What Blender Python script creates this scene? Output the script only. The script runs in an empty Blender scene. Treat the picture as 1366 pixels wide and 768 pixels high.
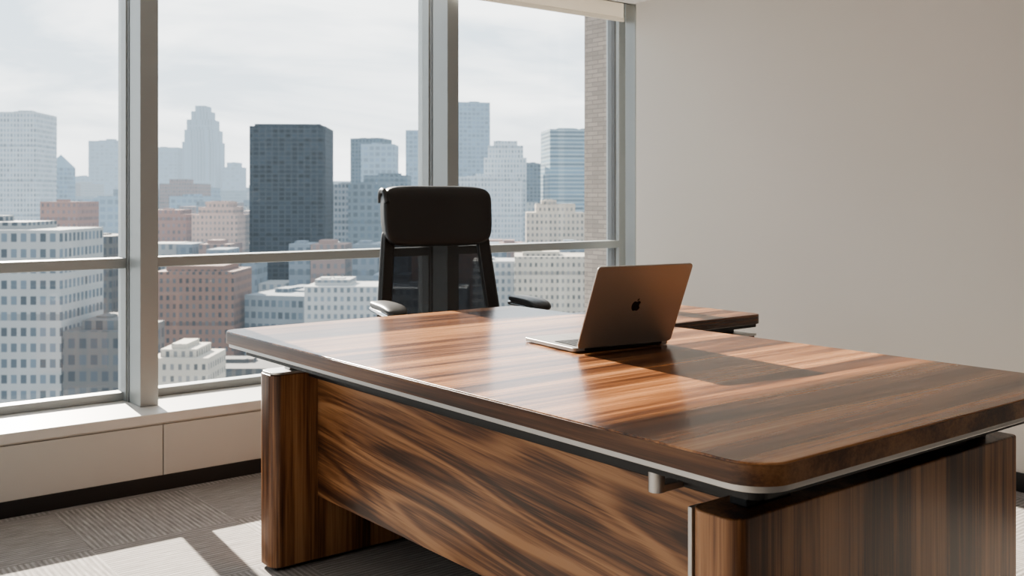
import bpy, bmesh, math, random
from mathutils import Vector, Matrix
random.seed(7)
S = bpy.context.scene
COL = S.collection

# ------------------------------------------------------------------ node helpers
def newmat(name):
    m = bpy.data.materials.new(name); m.use_nodes = True
    nt = m.node_tree; nt.nodes.clear()
    out = nt.nodes.new('ShaderNodeOutputMaterial')
    return m, nt, out
def N(nt, t, **kw):
    n = nt.nodes.new(t)
    for k, v in kw.items():
        if k in n.inputs: n.inputs[k].default_value = v
        else: setattr(n, k, v)
    return n
def M(nt, op, a, b=None, c=None):
    n = nt.nodes.new('ShaderNodeMath'); n.operation = op
    for i, v in enumerate((a, b, c)):
        if v is None: continue
        if isinstance(v, (int, float)): n.inputs[i].default_value = v
        else: nt.links.new(v, n.inputs[i])
    return n.outputs[0]
def MIX(nt, f, a, b):
    n = nt.nodes.new('ShaderNodeMix'); n.data_type = 'RGBA'
    for i, v in ((0, f), (6, a), (7, b)):
        if isinstance(v, (int, float)): n.inputs[i].default_value = v
        elif isinstance(v, tuple): n.inputs[i].default_value = (*v[:3], 1)
        else: nt.links.new(v, n.inputs[i])
    return n.outputs[2]
def bsdf(nt, out, **kw):
    b = nt.nodes.new('ShaderNodeBsdfPrincipled')
    for k, v in kw.items():
        k = k.replace('_', ' ')
        if isinstance(v, tuple): v = (*v[:3], 1)
        b.inputs[k].default_value = v
    nt.links.new(b.outputs[0], out.inputs[0])
    return b
def coords(nt, scale=(1, 1, 1), loc=(0, 0, 0), rot=(0, 0, 0)):
    tc = nt.nodes.new('ShaderNodeTexCoord')
    src = tc.outputs['Object']
    if any(rot):
        r = nt.nodes.new('ShaderNodeMapping'); r.inputs['Rotation'].default_value = rot
        nt.links.new(src, r.inputs['Vector']); src = r.outputs[0]
    mp = nt.nodes.new('ShaderNodeMapping')
    mp.inputs['Scale'].default_value = scale; mp.inputs['Location'].default_value = loc
    nt.links.new(src, mp.inputs['Vector'])
    return mp.outputs[0]
def noise(nt, vec, scale=1, detail=3, rough=.5, dist=0):
    n = N(nt, 'ShaderNodeTexNoise', Scale=scale, Detail=detail, Roughness=rough, Distortion=dist)
    nt.links.new(vec, n.inputs['Vector']); return n.outputs['Fac']
def ramp(nt, fac, stops):
    r = nt.nodes.new('ShaderNodeValToRGB'); e = r.color_ramp.elements
    while len(e) < len(stops): e.new(.5)
    for el, (p, c) in zip(e, stops): el.position = p; el.color = (*c[:3], 1)
    nt.links.new(fac, r.inputs[0]); return r.outputs[0]
def bump(nt, b, h, strength=.1, dist=.002):
    n = N(nt, 'ShaderNodeBump', Strength=strength, Distance=dist)
    nt.links.new(h, n.inputs['Height']); nt.links.new(n.outputs[0], b.inputs['Normal'])

def simple(name, col, rough=.5, metal=0, var=.06, nscale=6, bmp=0, **kw):
    m, nt, out = newmat(name)
    b = bsdf(nt, out, Base_Color=col, Roughness=rough, Metallic=metal, **kw)
    v = coords(nt)
    f = noise(nt, v, nscale, 4)
    c = MIX(nt, f, tuple(x*(1-var) for x in col), tuple(min(1, x*(1+var)) for x in col))
    nt.links.new(c, b.inputs['Base Color'])
    if bmp:
        f2 = noise(nt, v, nscale*30, 3); bump(nt, b, f2, bmp, .001)
    return m

def wood(name, grain='x', cath=.5, seed=0., gain=1., rough=.3, coat=.25, planks=0.0, tilt=0., across=11., ring=(.25, 3., 60.), fine=.36):
    m, nt, out = newmat(name)
    b = bsdf(nt, out, Roughness=rough)
    b.inputs['Coat Weight'].default_value = coat; b.inputs['Coat Roughness'].default_value = .14
    ax = 'xyz'.index(grain)
    rot = (tilt, 0, 0)
    def sc(a, c): return tuple(a if i == ax else c for i in range(3))
    n1 = noise(nt, coords(nt, sc(.35, across), (seed, seed*.7, seed*1.3), rot), 1, 6, .62, .1)
    n2 = noise(nt, coords(nt, sc(2.2, 130), (seed, seed, seed), rot), 1, 4, .7)
    n3 = noise(nt, coords(nt, sc(ring[0], ring[1]), (seed*2, seed, 0), rot), 1, 2, .40, 0)
    ph = M(nt, 'ADD', M(nt, 'MULTIPLY', n3, ring[2]), M(nt, 'MULTIPLY', n2, 1.2))
    r1 = M(nt, 'POWER', M(nt, 'MULTIPLY_ADD', M(nt, 'SINE', ph), .5, .5), 1.8)
    r2 = M(nt, 'MULTIPLY_ADD', M(nt, 'SINE', M(nt, 'MULTIPLY', ph, 3.1)), .5, .5)
    rings = M(nt, 'ADD', M(nt, 'MULTIPLY', r1, .6), M(nt, 'MULTIPLY', r2, .4))
    f = M(nt, 'ADD', n1, M(nt, 'MULTIPLY', M(nt, 'SUBTRACT', rings, .45), cath*.34))
    f = M(nt, 'ADD', f, M(nt, 'MULTIPLY', M(nt, 'SUBTRACT', n2, .5), fine))
    if planks:
        sep = nt.nodes.new('ShaderNodeSeparateXYZ'); nt.links.new(coords(nt), sep.inputs[0])
        o = {'x': 1, 'y': 2, 'z': 0}[grain]
        fl = M(nt, 'FLOOR', M(nt, 'MULTIPLY', sep.outputs[o], 1/planks))
        wn = N(nt, 'ShaderNodeTexWhiteNoise', noise_dimensions='1D'); nt.links.new(fl, wn.inputs['W'])
        f = M(nt, 'ADD', f, M(nt, 'MULTIPLY', M(nt, 'SUBTRACT', wn.outputs[0], .5), .10))
    g = gain
    c = ramp(nt, f, [(.33, (.046*g, .016*g, .0065*g)), (.44, (.150*g, .058*g, .023*g)), (.53, (.300*g, .134*g, .056*g)), (.68, (.49*g, .250*g, .118*g))])
    nt.links.new(c, b.inputs['Base Color'])
    bump(nt, b, n2, .03, .0005)
    return m

# ------------------------------------------------------------------ mesh helpers
def obj(name, verts, faces, mat=None, parent=None, smooth=False, bevel=0, seg=3):
    me = bpy.data.meshes.new(name); me.from_pydata([tuple(v) for v in verts], [], faces); me.update()
    bm = bmesh.new(); bm.from_mesh(me); bmesh.ops.recalc_face_normals(bm, faces=bm.faces); bm.to_mesh(me); bm.free()
    o = bpy.data.objects.new(name, me); COL.objects.link(o)
    if mat: me.materials.append(mat)
    if parent: o.parent = parent
    if smooth or bevel:
        for p in me.polygons: p.use_smooth = True
    if bevel:
        md = o.modifiers.new('bevel', 'BEVEL'); md.width = bevel; md.segments = seg; md.limit_method = 'ANGLE'
        md.harden_normals = True
    return o
def box(name, x0, x1, y0, y1, z0, z1, mat, parent=None, bevel=0, mtx=None):
    v = [Vector((x, y, z)) for x in (x0, x1) for y in (y0, y1) for z in (z0, z1)]
    if mtx: v = [mtx @ p for p in v]
    f = [(0, 1, 3, 2), (4, 6, 7, 5), (0, 4, 5, 1), (2, 3, 7, 6), (0, 2, 6, 4), (1, 5, 7, 3)]
    return obj(name, v, f, mat, parent, bevel=bevel)
def prism(name, pts, z0, z1, mat, parent=None, bevel=0, mtx=None):
    n = len(pts)
    v = [Vector((x, y, z0)) for x, y in pts]+[Vector((x, y, z1)) for x, y in pts]
    if mtx: v = [mtx @ p for p in v]
    f = [tuple(range(n))[::-1], tuple(range(n, 2*n))]+[(i, (i+1) % n, n+(i+1) % n, n+i) for i in range(n)]
    return obj(name, v, f, mat, parent, bevel=bevel)
def rrect(x0, x1, y0, y1, r, seg=8):
    if isinstance(r, (int, float)): r = (r,)*4
    pts = []
    for (cx, cy, a0), rr in zip(((x0, y0, 180), (x1, y0, 270), (x1, y1, 0), (x0, y1, 90)), r):
        sx = 1 if cx == x0 else -1; sy = 1 if cy == y0 else -1
        if rr <= 0: pts.append((cx, cy)); continue
        for i in range(seg+1):
            a = math.radians(a0+90*i/seg)
            pts.append((cx+sx*rr+rr*math.cos(a), cy+sy*rr+rr*math.sin(a)))
    return pts
def superbox(name, c, size, mat, parent=None, n=5, cuts=10, fn=None):
    bm = bmesh.new(); bmesh.ops.create_cube(bm, size=2)
    bmesh.ops.subdivide_edges(bm, edges=bm.edges, cuts=cuts, use_grid_fill=True)
    for v in bm.verts:
        p = v.co; k = (abs(p.x)**n+abs(p.y)**n+abs(p.z)**n)**(1/n); p /= k
        q = Vector((p.x*size[0]/2, p.y*size[1]/2, p.z*size[2]/2))
        if fn: q = fn(q)
        v.co = q+Vector(c)
    me = bpy.data.meshes.new(name); bm.to_mesh(me); bm.free()
    for p in me.polygons: p.use_smooth = True
    me.materials.append(mat)
    o = bpy.data.objects.new(name, me); COL.objects.link(o); o.parent = parent
    return o
def tube(name, pts, r, mat, parent=None, cyclic=False, smooth=True):
    cu = bpy.data.curves.new(name, 'CURVE'); cu.dimensions = '3D'; cu.bevel_depth = r; cu.bevel_resolution = 4
    if smooth:
        sp = cu.splines.new('NURBS'); sp.points.add(len(pts)-1)
        for p, q in zip(sp.points, pts): p.co = (*q, 1)
        sp.order_u = 3; sp.use_endpoint_u = not cyclic; sp.use_cyclic_u = cyclic; sp.resolution_u = 8
    else:
        sp = cu.splines.new('POLY'); sp.points.add(len(pts)-1)
        for p, q in zip(sp.points, pts): p.co = (*q, 1)
        sp.use_cyclic_u = cyclic
    cu.use_fill_caps = True
    cu.materials.append(mat)
    o = bpy.data.objects.new(name, cu); COL.objects.link(o); o.parent = parent
    return o
def cyl(name, c, r, h, mat, parent=None, axis='z', r2=None, seg=32, bevel=0):
    r2 = r if r2 is None else r2
    v = []; f = []
    for i in range(seg):
        a = 2*math.pi*i/seg
        for rr, hh in ((r, 0), (r2, h)):
            p = (rr*math.cos(a), rr*math.sin(a), hh)
            if axis == 'x': p = (p[2], p[0], p[1])
            if axis == 'y': p = (p[0], p[2], p[1])
            v.append((p[0]+c[0], p[1]+c[1], p[2]+c[2]))
    for i in range(seg):
        j = (i+1) % seg; f.append((2*i, 2*j, 2*j+1, 2*i+1))
    f.append(tuple(2*i for i in range(seg))[::-1]); f.append(tuple(2*i+1 for i in range(seg)))
    return obj(name, v, f, mat, parent, bevel=bevel or .0005, seg=2)
def empty(name, loc=(0, 0, 0), rz=0):
    e = bpy.data.objects.new(name, None); COL.objects.link(e); e.location = loc; e.rotation_euler[2] = rz
    e.empty_display_size = .1
    return e

# ------------------------------------------------------------------ materials
m_wall = simple('wall_plaster', (.68, .65, .61), .75, var=.02, nscale=2, bmp=.05)
m_ceil = simple('ceiling_paint', (.80, .79, .77), .9, var=.01)
m_panel = simple('knee_wall_panel', (.52, .51, .48), .55, var=.02)
m_sill = simple('sill_stone', (.58, .57, .545), .4, var=.03, nscale=12)
m_black = simple('black_baseboard', (.012, .012, .013), .5)
m_frame = simple('window_aluminium', (.28, .30, .305), .42, .3, var=.03)
m_frame_d = simple('window_gasket', (.10, .105, .11), .5)
m_alu = simple('brushed_aluminium', (.50, .49, .48), .38, .85, var=.03, nscale=20)
m_dark = simple('dark_steel', (.018, .018, .019), .4, .3)
m_top = wood('walnut_top', 'x', .40, 3.1, .95, .27, .24, planks=.17, across=11, ring=(.2, 3.2, 30.), fine=.42)
m_edge = wood('walnut_edge', 'y', .1, 5., .50, .36, .14, across=7)
m_front = wood('walnut_figured', 'y', .85, 11.2, .72, .36, .12, tilt=math.radians(-5), across=12, ring=(.48, 4.0, 48.), fine=.55)
m_leg = wood('walnut_vertical', 'z', .35, 1.7, .70, .36, .12, across=13, ring=(.3, 4., 40.), fine=.55)
m_leather = simple('black_leather', (.016, .016, .017), .45, bmp=.15, nscale=10)
m_plastic = simple('black_plastic', (.014, .014, .015), .42)
m_chrome = simple('polished_metal', (.65, .65, .66), .14, 1)
m_laptop = simple('laptop_aluminium', (.335, .315, .30), .42, .5, var=.015)
m_keys = simple('laptop_keys', (.02, .02, .022), .5)
m_logo = simple('laptop_emblem', (.025, .022, .022), .25, .3)

m_screen, nt, out = newmat('laptop_screen')
b = bsdf(nt, out, Base_Color=(.01, .01, .012), Roughness=.08)

# mesh fabric
m_mesh, nt, out = newmat('chair_mesh')
d = N(nt, 'ShaderNodeBsdfDiffuse'); d.inputs[0].default_value = (.03, .03, .032, 1)
t = nt.nodes.new('ShaderNodeBsdfTransparent'); mx = nt.nodes.new('ShaderNodeMixShader')
sep = nt.nodes.new('ShaderNodeSeparateXYZ'); nt.links.new(coords(nt), sep.inputs[0])
sx = M(nt, 'ABSOLUTE', M(nt, 'SINE', M(nt, 'MULTIPLY', sep.outputs[0], 700)))
sz = M(nt, 'ABSOLUTE', M(nt, 'SINE', M(nt, 'MULTIPLY', sep.outputs[2], 700)))
hole = M(nt, 'MULTIPLY', M(nt, 'MULTIPLY', sx, sz), .24)
nt.links.new(M(nt, 'SUBTRACT', 1.0, hole), mx.inputs[0])
nt.links.new(t.outputs[0], mx.inputs[1]); nt.links.new(d.outputs[0], mx.inputs[2]); nt.links.new(mx.outputs[0], out.inputs[0])

# glass
m_glass, nt, out = newmat('window_glass')
t = nt.nodes.new('ShaderNodeBsdfTransparent'); t.inputs[0].default_value = (.97, .985, .99, 1)
g = N(nt, 'ShaderNodeBsdfGlossy', Roughness=.0); mx = nt.nodes.new('ShaderNodeMixShader')
fr = N(nt, 'ShaderNodeFresnel', IOR=1.35); nt.links.new(M(nt, 'MULTIPLY', fr.outputs[0], .6), mx.inputs[0])
nt.links.new(t.outputs[0], mx.inputs[1]); nt.links.new(g.outputs[0], mx.inputs[2]); nt.links.new(mx.outputs[0], out.inputs[0])

# blind fabric
m_blind, nt, out = newmat('blind_fabric')
d = N(nt, 'ShaderNodeBsdfDiffuse'); d.inputs[0].default_value = (.76, .73, .69, 1)
t = N(nt, 'ShaderNodeBsdfTranslucent'); t.inputs[0].default_value = (.64, .61, .56, 1)
mx = nt.nodes.new('ShaderNodeMixShader'); mx.inputs[0].default_value = .35
nt.links.new(d.outputs[0], mx.inputs[1]); nt.links.new(t.outputs[0], mx.inputs[2]); nt.links.new(mx.outputs[0], out.inputs[0])

# carpet tiles
m_carpet, nt, out = newmat('carpet_tiles')
b = bsdf(nt, out, Roughness=.95)
sep = nt.nodes.new('ShaderNodeSeparateXYZ'); nt.links.new(coords(nt), sep.inputs[0])
T = .5
fx = M(nt, 'FLOOR', M(nt, 'DIVIDE', sep.outputs[0], T)); fy = M(nt, 'FLOOR', M(nt, 'DIVIDE', sep.outputs[1], T))
par = M(nt, 'MODULO', M(nt, 'ABSOLUTE', M(nt, 'ADD', fx, fy)), 2.0)
inv = M(nt, 'SUBTRACT', 1.0, par)
u = M(nt, 'ADD', M(nt, 'MULTIPLY', sep.outputs[0], par), M(nt, 'MULTIPLY', sep.outputs[1], inv))
va = noise(nt, coords(nt, (95, 9, 1)), 1, 3, .7); vb = noise(nt, coords(nt, (9, 95, 1)), 1, 3, .7)
lines = M(nt, 'ADD', M(nt, 'MULTIPLY', va, par), M(nt, 'MULTIPLY', vb, inv))
st = M(nt, 'MULTIPLY_ADD', M(nt, 'SINE', M(nt, 'MULTIPLY', u, 2*math.pi/.018)), .5, .5)
fz = noise(nt, coords(nt), 300, 2)
ff = M(nt, 'ADD', M(nt, 'MULTIPLY', lines, .62), M(nt, 'ADD', M(nt, 'MULTIPLY', st, .20), M(nt, 'MULTIPLY', fz, .26)))
ff = M(nt, 'ADD', ff, M(nt, 'MULTIPLY', par, .03))
c = ramp(nt, ff, [(.32, (.14, .13, .122)), (.6, (.285, .265, .252)), (.82, (.46, .435, .415))])
nt.links.new(c, b.inputs['Base Color']); bump(nt, b, ff, .5, .004)

# ------------------------------------------------------------------ room shell
XW, YW, ZC = 4.10, 4.05, 2.27
XL, YB = -2.3, -2.2
YG = 4.42
box('floor', XL-.2, 4.9, YB-.2, 4.6, -.12, 0, m_carpet)
box('ceiling', XL-.2, 4.9, YB-.2, 4.08, ZC, ZC+.12, m_ceil)
wr = empty('wall_right', (XW, 0, 0))
def lb(p, name, x0, x1, y0, y1, z0, z1, mat, bevel=0):
    l = p.location
    return box(name, x0-l.x, x1-l.x, y0-l.y, y1-l.y, z0-l.z, z1-l.z, mat, p, bevel)
lb(wr, 'plaster_face', XW, XW+.45, YB-.2, 4.03, 0, ZC, m_wall)
lb(wr, 'window_reveal', 4.50, 4.70, 4.03, 4.5, 0, 2.6, m_frame)
box('wall_back', XL, XW, YB-.2, YB, 0, ZC, m_wall)
wl = empty('wall_left', (XL, 0, 0))
lb(wl, 'knee', XL-.2, XL, YB, 4.05, 0, .31, m_panel)
lb(wl, 'pier', XL-.2, XL, YB, 1.2, .31, ZC, m_wall)  # unseen solid stretch, put in to cut light from the added side window
lb(wl, 'corner_pier', XL-.2, XL, 3.95, 4.5, .31, 2.6, m_wall)
box('baseboard_right', XW-.012, XW, YB, YW-.02, 0, .075, m_black, bevel=.002)
box('baseboard_window', XL, XW-.012, YW-.012, YW, 0, .06, m_black, bevel=.002)

wk = empty('wall_window', (0, YW, 0))
lb(wk, 'knee_core', XL, 4.5, YW+.004, 4.5, 0, .27, m_panel)
seams = [XL, -1.60, -.10, 1.43, 2.95, XW]
for i in range(len(seams)-1):
    lb(wk, 'panel_%d' % i, seams[i]+.002, seams[i+1]-.002, YW-.006, YW+.01, .06, .262, m_panel, .0015)
    lb(wk, 'apron_%d' % i, seams[i]+.002, seams[i+1]-.002, YW-.006, YW+.01, .266, .30, m_panel, .0015)
lb(wk, 'window_sill', XL, 4.5, YW-.012, 4.50, .27, .31, m_sill, .004)
lb(wk, 'pocket_lid', XL, 4.9, 4.05, 4.6, 2.55, 2.62, m_ceil)
lb(wk, 'pocket_side', XL, 4.5, 4.06, 4.08, ZC, 2.55, m_ceil)

w = empty('window_1', (1.43, YG, .31))
mull = [(-1.66, -1.585), (-.135, -.06), (1.39, 1.465), (2.925, 2.995)]
for i, (a, c_) in enumerate(mull):
    lb(w, 'mullion_%d' % i, a, c_, 4.20, 4.47, .31, 2.55, m_frame, .003)
    lb(w, 'mullion_groove_%d' % i, a-.003, a+.01, 4.335, 4.345, .31, 2.55, m_frame_d)
    lb(w, 'mullion_cap_%d' % i, a-.008, c_+.008, 4.36, 4.46, .31, 2.55, m_frame, .002)
lb(w, 'jamb_end', 4.29, 4.50, 4.36, 4.47, .31, 2.55, m_frame, .003)
lb(w, 'jamb_gasket', 4.284, 4.292, 4.39, 4.45, .31, 2.55, m_frame_d)
lb(w, 'rail_bottom', XL, 4.5, 4.39, 4.46, .31, .345, m_frame, .003)
lb(w, 'rail_head', XL, 4.5, 4.39, 4.46, 2.49, 2.55, m_frame, .003)
ends = [XL]+[q for m_ in mull for q in m_]+[4.30]
for i in range(0, len(ends), 2):
    a, c_ = ends[i], ends[i+1]
    lb(w, 'transom_%d' % i, a, c_, 4.36, 4.46, .873, .916, m_frame, .004)
    lb(w, 'glass_%d' % i, a, c_, YG-.003, YG+.003, .33, 2.5, m_glass)
bl = empty('roller_blind', (1.0, 4.14, 2.3))
lb(bl, 'fabric', XL+.02, 4.11, 4.139, 4.141, 2.200, 2.5, m_blind)
lb(bl, 'bottom_bar', XL+.02, 4.11, 4.132, 4.148, 2.180, 2.202, m_blind, .003)
box('trim_1', 4.115, 4.165, 4.05, 4.13, .31, 2.5, m_frame, bevel=.003)

w2 = empty('added_fill_window', (XL, 2.6, .31))  # unseen side window, added to bring sky light onto the desk front
for i, y in enumerate((1.2, 2.5, 3.88)):
    lb(w2, 'mullion_%d' % i, XL-.16, XL-.02, y, y+.07, .31, ZC, m_frame, .003)
lb(w2, 'transom', XL-.12, XL-.04, 1.2, 3.95, .873, .916, m_frame)
lb(w2, 'glass', XL-.09, XL-.084, 1.2, 3.95, .31, ZC, m_glass)

m_stone, nt, out = newmat('facade_brick')
b = bsdf(nt, out, Roughness=.9)
br = N(nt, 'ShaderNodeTexBrick', Scale=1.0); br.inputs['Brick Width'].default_value = .10; br.inputs['Row Height'].default_value = .028
br.inputs['Mortar Size'].default_value = .003
br.inputs['Color1'].default_value = (.29, .25, .22, 1); br.inputs['Color2'].default_value = (.22, .19, .17, 1); br.inputs['Mortar'].default_value = (.17, .15, .135, 1)
sp_ = nt.nodes.new('ShaderNodeSeparateXYZ'); cb_ = nt.nodes.new('ShaderNodeCombineXYZ'); nt.links.new(coords(nt), sp_.inputs[0])
nt.links.new(M(nt, 'ADD', sp_.outputs[0], sp_.outputs[1]), cb_.inputs[0]); nt.links.new(sp_.outputs[2], cb_.inputs[1])
nt.links.new(cb_.outputs[0], br.inputs['Vector']); nt.links.new(br.outputs[0], b.inputs['Base Color'])
box('facade_pier', 4.395, 5.2, 4.56, 4.78, -4, 6, m_stone)

# ------------------------------------------------------------------ executive desk
DZ = .75
dk = empty('executive_desk', (1.87, 2.04, 0))
def dp(pts): return [(x-1.87, y-2.04) for x, y in pts]
X0, X1, Y0, Y1 = 1.278, 2.47, .985, 3.09
prism('desktop', dp(rrect(X0, X1, Y0, Y1, (.075, .075, .04, .05))), DZ-.037, DZ, m_top, dk, .0025)
prism('desktop_edge_band', dp(rrect(X0-.0015, X1+.0015, Y0-.0015, Y1+.0015, (.0765, .0765, .0415, .0515))), DZ-.038, DZ-.0035, m_edge, dk, .001)
prism('metal_trim', dp(rrect(X0+.007, X1-.007, Y0+.007, Y1-.007, (.07, .07, .035, .045))), DZ-.051, DZ-.0375, m_alu, dk, .002)
prism('under_tray', dp(rrect(X0+.05, X1-.05, Y0+.05, Y1-.05, .03)), DZ-.075, DZ-.051, m_dark, dk)
lb(dk, 'beam_front', 1.50, 1.58, 1.15, 2.95, .60, .675, m_dark, .004)
lb(dk, 'beam_rear', 2.15, 2.23, 1.15, 2.95, .60, .675, m_dark, .004)
lb(dk, 'beam_rail', 1.44, 1.50, 1.1, 3.0, .655, .675, m_alu, .003)
for nm, ya, yb in (('near', 1.115, 1.225), ('far', 2.925, 3.035)):
    prism('end_panel_'+nm, dp(rrect(1.375, 2.40, ya, yb, (.035, .012, .012, .035))), .012, .615, m_leg, dk, .004)
    if nm == 'far': prism('end_panel_cap_'+nm, dp(rrect(1.38, 2.395, ya+.005, yb-.005, (.03, .01, .01, .03))), .615, .622, m_alu, dk, .001)
    for xx in (1.47, 2.30):
        lb(dk, 'support_'+nm, xx-.02, xx+.02, ya+.035, ya+.075, .615, .676, m_alu if nm == 'far' else m_dark, .003)
    lb(dk, 'foot_'+nm, 1.40, 2.38, ya+.02, yb-.02, 0, .013, m_black)
lb(dk, 'metal_edge_near', 1.385, 1.42, 1.222, 1.232, .012, .612, m_alu, .002)
cyl('support_post', (1.44-1.87, 1.36-2.04, .60), .016, .08, m_alu, dk)
lb(dk, 'post_arm', 1.44, 1.53, 1.345, 1.375, .60, .615, m_alu, .002)
lb(dk, 'modesty_panel', 1.53, 1.555, 1.226, 2.924, .215, .597, m_front, .002)
cyl('leveling_foot', (1.95-1.87, 2.75-2.04, 0), .02, .03, m_chrome, dk)
cyl('leveling_foot_stem', (1.95-1.87, 2.75-2.04, .03), .008, .65, m_dark, dk)

rt = empty('desk_return', (2.75, 2.54, 0))
def rp(pts): return [(x-2.75, y-2.54) for x, y in pts]
prism('return_top', rp(rrect(2.476, 3.0, 2.31, 2.76, (.004, .03, .03, .004))), DZ-.036, DZ-.001, m_top, rt, .003)
prism('return_trim', rp(rrect(2.49, 2.99, 2.32, 2.75, .02)), DZ-.048, DZ-.036, m_dark, rt)
lb(rt, 'return_plinth', 2.55, 2.95, 2.40, 2.70, .665, .702, m_dark)
lb(rt, 'return_cabinet', 2.49, 2.995, 2.34, 2.74, .03, .668, m_leg, .004)
lb(rt, 'return_cabinet_cap', 2.485, 2.998, 2.335, 2.745, .668, .676, m_alu, .001)
lb(rt, 'return_base', 2.51, 2.97, 2.36, 2.72, 0, .03, m_black)

# ------------------------------------------------------------------ laptop
lp = empty('laptop', (1.993, 2.008, DZ+.0005), math.radians(-8))
prism('base', rrect(-.165, .162, .0, .262, .012), .002, .013, m_laptop, lp, .0025)
prism('keyboard_well', rrect(-.140, .140, .022, .140, .004), .0126, .0134, m_dark, lp)
vk = []; fk = []
for r in range(6):
    for c_ in range(14):
        if r == 5 and 4 <= c_ <= 8:
            if c_ > 4: continue
            xa, xb = -.138+4*.0198, -.138+9*.0198-.002
        else: xa = -.138+c_*.0198; xb = xa+.0172
        ya = .025+r*.0190; yb = ya+.0160; b0 = len(vk)
        vk += [(x, y, z) for x in (xa, xb) for y in (ya, yb) for z in (.0130, .0148)]
        fk += [tuple(b0+i for i in f) for f in [(0, 1, 3, 2), (4, 6, 7, 5), (0, 4, 5, 1), (2, 3, 7, 6), (0, 2, 6, 4), (1, 5, 7, 3)]]
obj('keys', vk, fk, m_keys, lp)
prism('trackpad', rrect(-.055, .055, .155, .245, .004), .0128, .0133, m_laptop, lp)
cyl('hinge', (-.13, -.001, .010), .006, .26, m_dark, lp, axis='x')
tilt = math.radians(24)
ML = Matrix.Translation((0, -.004, .012)) @ Matrix.Rotation(tilt, 4, 'X') @ Matrix.Rotation(math.radians(90), 4, 'X')
prism('lid', rrect(-.160, .162, .0, .248, .012), -.003, .003, m_laptop, lp, .002, ML)
prism('display', rrect(-.154, .156, .010, .242, .006), -.0036, -.0029, m_screen, lp, 0, ML)
body = [(0, .016), (.006, .020), (.013, .0205), (.019, .0165), (.0215, .011), (.017, .006), (.0155, -.001), (.018, -.008), (.0225, -.0125),
        (.019, -.021), (.012, -.0275), (.006, -.0275), (0, -.025), (-.006, -.0275), (-.012, -.0275), (-.019, -.020), (-.0235, -.009), (-.024, .003), (-.020, .014), (-.013, .020), (-.006, .020)]
prism('emblem', [(x*.62, .126+y*.62) for x, y in body], .0029, .0034, m_logo, lp, 0, ML)
prism('emblem_leaf', [(x*.62, .126+y*.62) for x, y in [(0, .022), (.003, .022), (.008, .026), (.010, .033), (.006, .032), (.001, .028)]], .0029, .0034, m_logo, lp, 0, ML)
for i, (x, y) in enumerate(((-.14, .02), (.14, .02), (-.14, .21), (.14, .21))):
    cyl('rubber_foot_%d' % i, (x, y, 0), .006, .0025, m_dark, lp)

# ------------------------------------------------------------------ office chair (faces -y locally)
ch = empty('office_chair', (2.40, 3.37, 0), math.radians(-15))
for i in range(5):
    a = math.radians(90+72*i); ca, sa = math.cos(a), math.sin(a)
    R = Matrix.Rotation(a, 4, 'Z')
    v = [R @ Vector(p) for p in [(.02, -.028, .075), (.02, .028, .075), (.02, .028, .125), (.02, -.028, .125), (.30, -.016, .065), (.30, .016, .065), (.30, .016, .085), (.30, -.016, .085)]]
    obj('base_spoke_%d' % i, v, [(0, 1, 2, 3), (4, 7, 6, 5), (0, 4, 5, 1), (1, 5, 6, 2), (2, 6, 7, 3), (3, 7, 4, 0)], m_chrome, ch, bevel=.006)
    cyl('caster_stem_%d' % i, (.285*ca, .285*sa, .04), .008, .035, m_plastic, ch)
    for s in (-1, 1):
        cyl('caster_wheel_%d' % i, (.285*ca-.011+s*.014, .285*sa, .0285), .0285, .022, m_plastic, ch, axis='x', bevel=.004)
cyl('gas_lift', (0, 0, .10), .026, .16, m_plastic, ch)
cyl('gas_piston', (0, 0, .25), .014, .13, m_chrome, ch)
box('mechanism', -.09, .09, -.10, .16, .36, .41, m_plastic, ch, .01)
superbox('seat', (0, -.01, .455), (.50, .48, .10), m_leather, ch, 5, fn=lambda q: Vector((q.x, q.y, q.z-(.03*max(0, (-q.y-.1)/.14)**2))))
tube('spine', [(0, .14, .39), (0, .27, .40), (0, .31, .46), (0, .29, .56), (0, .27, .63)], .022, m_plastic, ch)
def backY(z): return .225+(z-.5)*.13
def curv(x): return -.10*(x/.25)**2*.35
def half(z):
    t = (z-.50)/(1.0-.50); return .278-.050*max(0, min(1, t))
ZT = 1.03
lo = []
for x, z in ((-.19, .505), (0, .50), (.19, .505), (.25, .53), (half(.6), .60), (half(.75), .75), (half(.9), .90), (half(1.), 1.0), (half(1.)-.01, ZT), (0, ZT), (-half(1.)+.01, ZT), (-half(1.), 1.0), (-half(.9), .90), (-half(.75), .75), (-half(.6), .60), (-.25, .53)):
    lo.append((x, backY(z)+curv(x)+.015, z))
tube('back_frame', lo, .019, m_plastic, ch, True)
for s in (-1, 1):
    vs = []; fs = []
    zz = [.52+(1.02-.52)*i/10 for i in range(11)]
    for z in zz:
        xo = half(z)+.010; xi = xo-.052
        for x in (xo, xi):
            yy = backY(z)+curv(x)
            vs += [(s*x, yy-.008, z), (s*x, yy+.026, z)]
    for i in range(10):
        a = 4*i
        fs += [(a, a+4, a+6, a+2), (a+1, a+3, a+7, a+5), (a, a+1, a+5, a+4), (a+2, a+6, a+7, a+3)]
    fs += [(0, 2, 3, 1), (40, 41, 43, 42)]
    obj('frame_blade', vs, fs, m_plastic, ch, bevel=.008)
vs = []; fs = []; nx, nz = 12, 20
for j in range(nz+1):
    z = .515+(1.02-.515)*j/nz
    for i in range(nx+1):
        x = (i/nx*2-1)*(half(z)-.02)
        vs.append((x, backY(z)+curv(x)+.010-.02*math.exp(-((z-.62)/.09)**2), z))
for j in range(nz):
    for i in range(nx): a = j*(nx+1)+i; fs.append((a, a+1, a+nx+2, a+nx+1))
obj('back_mesh', vs, fs, m_mesh, ch, smooth=True)
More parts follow.
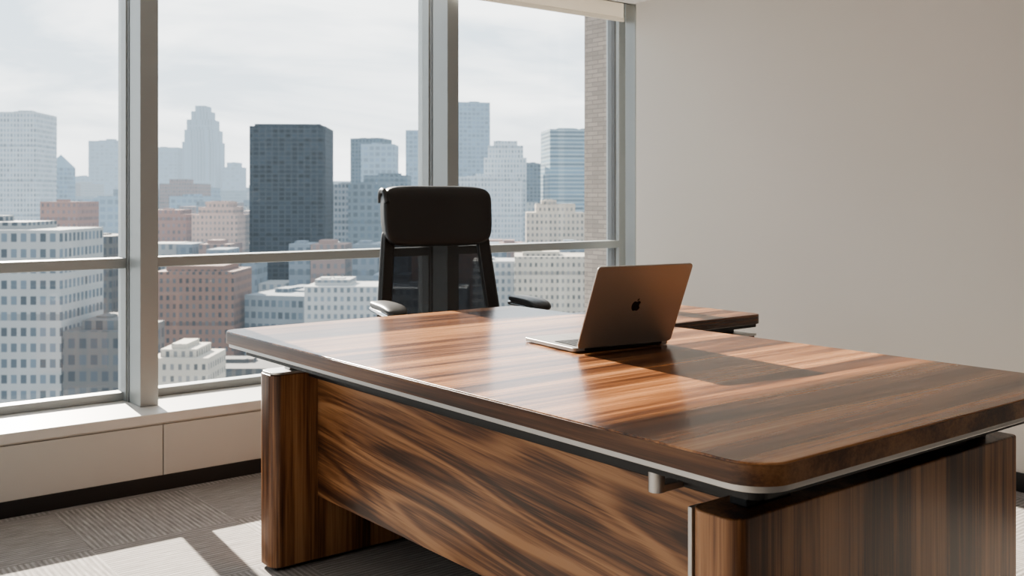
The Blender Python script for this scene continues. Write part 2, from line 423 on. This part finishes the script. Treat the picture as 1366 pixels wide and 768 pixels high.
box('lumbar_bar', -.215, .215, .262, .275, .60, .67, m_plastic, ch, .006)
box('upper_crossbar', -.20, .20, .277, .292, .975, 1.03, m_plastic, ch, .006)
def hf(q):
    t = (q.z/.125)
    w_ = 1-.045*max(0, -t)**1.5
    y = q.y-.035*(q.x/.23)**2 - .018*max(0, t)**2 + .02*max(0, t)**6
    return Vector((q.x*w_, y+q.z*.13, q.z))
superbox('headrest', (0, backY(1.09)+.0, 1.093), (.49, .105, .26), m_leather, ch, 6, 14, hf)
superbox('headrest_shell', (0, backY(1.09)+.048, 1.08), (.43, .04, .20), m_plastic, ch, 5.5, 8, lambda q: Vector((q.x, q.y-.035*(q.x/.23)**2+q.z*.13, q.z)))
tube('headrest_roll', [(-.234, .225, 1.15), (-.238, .235, 1.19), (-.241, .27, 1.206), (-.240, .31, 1.19), (-.236, .315, 1.15)], .012, m_leather, ch)
for s in (-1, 1):
    x = s*.305
    superbox('arm_pad', (x, -.03, .742), (.095, .31, .030), m_plastic, ch, 3.5, 8, lambda q: Vector((q.x, q.y, q.z-.018*max(0, -q.y/.15)**3)))
    zc = .722
    tube('arm_rim', [(x+s*.03, .125, zc), (x+s*.040, .06, zc), (x+s*.040, -.10, zc), (x+s*.022, -.175, zc-.016), (x-s*.022, -.175, zc-.016), (x-s*.040, -.10, zc), (x-s*.040, .06, zc), (x-s*.03, .125, zc)], .009, m_chrome, ch, True)
    tube('arm_bracket', [(x, .06, .72), (x, .085, .64), (x, .06, .50), (x-s*.02, .03, .43), (x-s*.10, .02, .40), (x-s*.2, .02, .39)], .019, m_plastic, ch)

# ------------------------------------------------------------------ city (street grid rotated relative to the office)
GA = math.radians(-38.5)
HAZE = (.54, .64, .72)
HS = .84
def facade(name, wall, win, su, sv, wu, wv, haze):
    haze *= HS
    m, nt, out = newmat(name)
    b = nt.nodes.new('ShaderNodeBsdfPrincipled'); b.inputs['Roughness'].default_value = .75
    b.inputs['Specular IOR Level'].default_value = .2
    sep = nt.nodes.new('ShaderNodeSeparateXYZ'); nt.links.new(coords(nt), sep.inputs[0])
    ge = nt.nodes.new('ShaderNodeNewGeometry'); sn = nt.nodes.new('ShaderNodeSeparateXYZ'); nt.links.new(ge.outputs['Normal'], sn.inputs[0])
    side = M(nt, 'LESS_THAN', M(nt, 'ABSOLUTE', sn.outputs[2]), .5)
    U = M(nt, 'ADD', sep.outputs[0], sep.outputs[1])
    uu = M(nt, 'DIVIDE', M(nt, 'ADD', U, 1000.0), su); vv = M(nt, 'DIVIDE', M(nt, 'ADD', sep.outputs[2], 1000.0), sv)
    fu = M(nt, 'LESS_THAN', M(nt, 'FRACT', uu), wu); fv = M(nt, 'LESS_THAN', M(nt, 'FRACT', vv), wv)
    mask = M(nt, 'MULTIPLY', M(nt, 'MULTIPLY', fu, fv), side)
    cv = nt.nodes.new('ShaderNodeCombineXYZ'); nt.links.new(M(nt, 'FLOOR', uu), cv.inputs[0]); nt.links.new(M(nt, 'FLOOR', vv), cv.inputs[1])
    wn = N(nt, 'ShaderNodeTexWhiteNoise', noise_dimensions='2D'); nt.links.new(cv.outputs[0], wn.inputs['Vector'])
    wc = MIX(nt, wn.outputs['Value'], tuple(x*.5 for x in win), tuple(min(1, x*1.8) for x in win))
    nz = noise(nt, coords(nt), .12, 3)
    wl_ = MIX(nt, nz, tuple(x*.72 for x in wall), tuple(min(1, x*1.12) for x in wall))
    band = M(nt, 'MULTIPLY', M(nt, 'LESS_THAN', M(nt, 'FRACT', M(nt, 'DIVIDE', vv, 7.0)), .06), side)
    wl_ = MIX(nt, band, wl_, tuple(x*.6 for x in wall))
    c = MIX(nt, mask, wl_, wc)
    nt.links.new(c, b.inputs['Base Color'])
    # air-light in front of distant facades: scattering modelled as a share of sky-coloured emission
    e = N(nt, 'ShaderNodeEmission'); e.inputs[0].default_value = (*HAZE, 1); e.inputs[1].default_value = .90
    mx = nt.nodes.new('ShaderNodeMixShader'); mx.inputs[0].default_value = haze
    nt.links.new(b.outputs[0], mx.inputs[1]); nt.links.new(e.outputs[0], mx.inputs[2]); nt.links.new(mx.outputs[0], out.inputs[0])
    return m
RG = Matrix.Rotation(GA, 4, 'Z')
ZG = -70
BF = [(0, 1, 3, 2), (4, 6, 7, 5), (0, 4, 5, 1), (2, 3, 7, 6), (0, 2, 6, 4), (1, 5, 7, 3)]
FOOT = []
def building(name, v, tiers, dep, mat, rot=0, roof=None, plant=True):
    """tiers: (u0,u1,top) in street-grid metres, widest first; v = street-grid distance of facade"""
    uc = (tiers[0][0]+tiers[0][1])/2
    FOOT.append((tiers[0][0]-3, tiers[0][1]+3, v-3, v+dep+3))
    vs = []; fs = []; zb = ZG
    for i, (u0, u1, top) in enumerate(tiers):
        ins = (tiers[0][1]-tiers[0][0]-(u1-u0))/2
        d0 = min(max(ins, 0), dep*.3)*.6; b0 = len(vs)
        vs += [(x-uc, y, z) for x in (u0, u1) for y in (d0, dep-d0) for z in (zb, top)]
        fs += [tuple(b0+k for k in f) for f in BF]; zb = top-.01
    u0, u1, top = tiers[-1]; wd = u1-u0
    if roof is None and wd > 3 and plant:
        for _ in range(3):
            a = u0+wd*random.uniform(.1, .6); c_ = a+wd*random.uniform(.12, .3); hh = top+wd*random.uniform(.02, .06)
            y0 = dep*random.uniform(.25, .5); b0 = len(vs)
            vs += [(x-uc, y, z) for x in (a, c_) for y in (y0, y0+dep*.2) for z in (top-.01, hh)]
            fs += [tuple(b0+k for k in f) for f in BF]
    if roof:
        b0 = len(vs)
        vs += [(u0-uc, 0, top), (u1-uc, 0, top), (u1-uc, dep, top), (u0-uc, dep, top), ((u0+u1)/2-uc, dep/2, roof)]
        fs += [(b0, b0+1, b0+4), (b0+1, b0+2, b0+4), (b0+2, b0+3, b0+4), (b0+3, b0, b0+4)]
    o = obj(name, vs, fs, mat)
    o.location = RG @ Vector((uc, v, 0)); o.rotation_euler[2] = GA+math.radians(rot)
    return o
F = facade
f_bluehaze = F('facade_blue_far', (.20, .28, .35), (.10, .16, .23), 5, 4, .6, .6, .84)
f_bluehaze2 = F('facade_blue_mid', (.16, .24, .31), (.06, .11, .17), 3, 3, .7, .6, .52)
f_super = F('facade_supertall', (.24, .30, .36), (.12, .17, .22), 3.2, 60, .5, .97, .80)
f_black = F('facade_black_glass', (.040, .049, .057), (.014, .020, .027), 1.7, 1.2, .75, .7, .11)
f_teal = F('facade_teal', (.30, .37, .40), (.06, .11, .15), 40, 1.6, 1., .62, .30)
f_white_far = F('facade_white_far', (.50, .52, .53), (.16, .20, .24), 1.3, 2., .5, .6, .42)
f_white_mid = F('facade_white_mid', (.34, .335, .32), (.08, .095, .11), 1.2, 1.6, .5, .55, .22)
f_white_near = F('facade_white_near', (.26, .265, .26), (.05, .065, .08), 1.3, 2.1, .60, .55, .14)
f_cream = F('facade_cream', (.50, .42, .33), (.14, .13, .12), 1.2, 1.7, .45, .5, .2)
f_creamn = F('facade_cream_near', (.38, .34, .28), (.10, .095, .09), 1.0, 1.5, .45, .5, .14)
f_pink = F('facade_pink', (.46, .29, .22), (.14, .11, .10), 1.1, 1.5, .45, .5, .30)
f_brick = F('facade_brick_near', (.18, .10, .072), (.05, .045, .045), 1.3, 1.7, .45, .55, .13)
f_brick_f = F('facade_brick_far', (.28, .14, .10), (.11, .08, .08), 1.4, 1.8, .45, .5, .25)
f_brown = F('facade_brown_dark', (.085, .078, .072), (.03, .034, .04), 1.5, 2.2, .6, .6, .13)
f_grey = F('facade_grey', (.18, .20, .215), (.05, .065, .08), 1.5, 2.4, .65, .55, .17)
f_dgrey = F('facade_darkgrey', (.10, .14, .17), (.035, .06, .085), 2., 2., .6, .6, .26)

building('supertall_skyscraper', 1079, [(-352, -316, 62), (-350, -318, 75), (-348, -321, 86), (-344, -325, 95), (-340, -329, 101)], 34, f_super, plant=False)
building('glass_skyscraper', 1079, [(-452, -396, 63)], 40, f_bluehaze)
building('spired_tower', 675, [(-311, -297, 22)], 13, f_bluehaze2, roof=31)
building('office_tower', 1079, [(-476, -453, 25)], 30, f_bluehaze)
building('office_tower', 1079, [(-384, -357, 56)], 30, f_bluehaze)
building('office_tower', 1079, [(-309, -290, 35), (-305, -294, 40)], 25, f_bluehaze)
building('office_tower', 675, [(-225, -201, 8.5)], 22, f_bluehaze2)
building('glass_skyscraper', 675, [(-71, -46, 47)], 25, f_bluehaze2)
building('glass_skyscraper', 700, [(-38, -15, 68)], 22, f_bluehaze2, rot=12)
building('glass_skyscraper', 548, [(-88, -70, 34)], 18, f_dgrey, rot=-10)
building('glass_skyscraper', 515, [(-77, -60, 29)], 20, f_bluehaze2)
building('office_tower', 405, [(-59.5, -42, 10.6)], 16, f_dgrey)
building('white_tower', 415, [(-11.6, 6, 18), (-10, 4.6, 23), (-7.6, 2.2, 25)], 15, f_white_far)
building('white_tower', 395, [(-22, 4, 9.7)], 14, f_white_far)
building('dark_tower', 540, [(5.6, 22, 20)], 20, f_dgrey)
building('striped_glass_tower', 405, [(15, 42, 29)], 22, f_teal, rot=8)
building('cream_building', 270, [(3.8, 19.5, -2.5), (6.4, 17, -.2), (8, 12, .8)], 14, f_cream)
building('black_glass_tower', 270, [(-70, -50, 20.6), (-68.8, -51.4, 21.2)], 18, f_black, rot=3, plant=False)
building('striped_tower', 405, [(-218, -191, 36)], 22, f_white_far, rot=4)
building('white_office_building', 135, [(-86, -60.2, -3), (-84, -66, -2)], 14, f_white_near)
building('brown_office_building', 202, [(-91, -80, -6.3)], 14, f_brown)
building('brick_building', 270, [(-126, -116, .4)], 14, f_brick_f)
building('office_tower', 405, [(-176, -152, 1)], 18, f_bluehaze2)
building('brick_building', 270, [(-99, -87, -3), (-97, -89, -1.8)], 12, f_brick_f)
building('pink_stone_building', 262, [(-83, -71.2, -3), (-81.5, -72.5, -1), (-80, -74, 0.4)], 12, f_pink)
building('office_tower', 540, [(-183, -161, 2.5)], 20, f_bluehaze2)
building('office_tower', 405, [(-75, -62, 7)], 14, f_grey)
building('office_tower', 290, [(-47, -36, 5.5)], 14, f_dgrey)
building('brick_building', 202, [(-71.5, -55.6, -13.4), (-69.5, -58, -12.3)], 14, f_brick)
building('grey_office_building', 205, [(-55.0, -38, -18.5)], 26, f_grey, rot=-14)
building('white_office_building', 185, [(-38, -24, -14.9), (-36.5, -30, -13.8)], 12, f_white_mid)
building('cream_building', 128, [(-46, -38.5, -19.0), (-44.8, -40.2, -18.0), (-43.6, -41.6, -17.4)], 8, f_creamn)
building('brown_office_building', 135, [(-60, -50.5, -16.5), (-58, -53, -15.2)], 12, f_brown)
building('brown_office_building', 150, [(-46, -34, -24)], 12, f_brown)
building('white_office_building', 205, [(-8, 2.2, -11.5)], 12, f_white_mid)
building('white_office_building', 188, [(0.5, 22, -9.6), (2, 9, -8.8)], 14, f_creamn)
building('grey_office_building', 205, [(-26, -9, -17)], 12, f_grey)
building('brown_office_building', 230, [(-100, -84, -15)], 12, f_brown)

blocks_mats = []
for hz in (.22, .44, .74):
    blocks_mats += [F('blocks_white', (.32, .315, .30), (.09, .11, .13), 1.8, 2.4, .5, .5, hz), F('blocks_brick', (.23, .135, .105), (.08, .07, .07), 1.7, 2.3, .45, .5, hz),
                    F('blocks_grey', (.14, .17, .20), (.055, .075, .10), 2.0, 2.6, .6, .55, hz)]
vs = []; fs = []; mi = []
v = 225.
while v < 1500:
    step = v*.075
    u = -v*.72
    while u < v*.5:
        wd = v*random.uniform(.014, .040)
        k = v/134.9
        ytop = random.choice((random.uniform(5, 40), random.uniform(25, 80), random.uniform(50, 130)))
        if v > 600: ytop = random.uniform(-22, 35)
        elif v > 400: ytop = random.uniform(-2, 60)
        else: ytop = max(ytop, 60)
        top = 1-ytop*.1*k
        y0 = v+random.uniform(0, step*.3); y1 = y0+step*.6
        hit = any(u < f[1] and u+wd > f[0] and y0 < f[3] and y1 > f[2] for f in FOOT)
        if random.random() < .94 and not hit:
            b0 = len(vs)
            vs += [(x, y, z) for x in (u, u+wd) for y in (y0, y1) for z in (ZG, top)]
            fs += [tuple(b0+q for q in f) for f in BF]
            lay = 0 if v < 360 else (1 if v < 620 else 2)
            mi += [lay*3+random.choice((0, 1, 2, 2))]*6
            if random.random() < .6:
                b0 = len(vs); a = u+wd*.2
                vs += [(x, y, z) for x in (a, a+wd*.45) for y in (y0+step*.1, y0+step*.4) for z in (top-.01, top+wd*.12)]
                fs += [tuple(b0+q for q in f) for f in BF]; mi += [mi[-1]]*6
        u += wd+v*random.uniform(.001, .010)
    v += step
cb = obj('city_blocks', vs, fs)
for m_ in blocks_mats: cb.data.materials.append(m_)
for p, i_ in zip(cb.data.polygons, mi): p.material_index = i_
cb.rotation_euler[2] = GA
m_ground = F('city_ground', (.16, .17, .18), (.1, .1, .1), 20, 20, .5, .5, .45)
g0 = obj('ground', [(-9000, 60, ZG), (9000, 60, ZG), (9000, 14000, ZG), (-9000, 14000, ZG)], [(0, 1, 2, 3)], m_ground)

# ------------------------------------------------------------------ sky
W = bpy.data.worlds.new('sky'); S.world = W; W.use_nodes = True
nt = W.node_tree; nt.nodes.clear()
out = nt.nodes.new('ShaderNodeOutputWorld'); bg = nt.nodes.new('ShaderNodeBackground')
tc = nt.nodes.new('ShaderNodeTexCoord'); mp = nt.nodes.new('ShaderNodeMapping'); mp.inputs['Scale'].default_value = (2.2, 2.2, 11)
nt.links.new(tc.outputs['Generated'], mp.inputs[0])
nz = noise(nt, mp.outputs[0], 1.3, 6, .55, .5)
cl = ramp(nt, nz, [(.40, (.0, .0, .0)), (.58, (1, 1, 1))])
sp = nt.nodes.new('ShaderNodeSeparateXYZ'); nt.links.new(tc.outputs['Generated'], sp.inputs[0])
base = ramp(nt, sp.outputs[2], [(.0, (1.0, .98, .95)), (.10, (.76, .84, .90)), (.35, (.54, .69, .84)), (.9, (.36, .52, .74))])
cc = nt.nodes.new('ShaderNodeCombineXYZ')
for i, q in enumerate((1.4, 1.385, 1.35)): cc.inputs[i].default_value = q
col = MIX(nt, M(nt, 'MULTIPLY', cl, .8), base, cc.outputs[0])
nt.links.new(col, bg.inputs[0]); bg.inputs[1].default_value = 1.5
nt.links.new(bg.outputs[0], out.inputs[0])

sun = bpy.data.lights.new('sun', 'SUN'); sun.energy = 17; sun.angle = math.radians(.6); sun.color = (1, .89, .76)
so = bpy.data.objects.new('sun', sun); COL.objects.link(so); so.location = (3, 12, 8)
so.rotation_euler = Vector((-.10, -1, -.515)).to_track_quat('-Z', 'Y').to_euler()

# ------------------------------------------------------------------ camera
cam = bpy.data.cameras.new('camera'); co = bpy.data.objects.new('camera', cam); COL.objects.link(co)
co.location = (0, 0, 1.167); co.rotation_euler = (math.pi/2, 0, math.radians(-38.5))
cam.sensor_width = 36; cam.lens = 35.55; cam.shift_y = -(384-265)/1366
cam.clip_start = .05; cam.clip_end = 30000
cam.dof.use_dof = True; cam.dof.focus_distance = 2.5; cam.dof.aperture_fstop = 8
S.camera = co
S.view_settings.view_transform = 'AgX'
S.view_settings.look = 'AgX - Medium High Contrast'
S.view_settings.exposure = .58
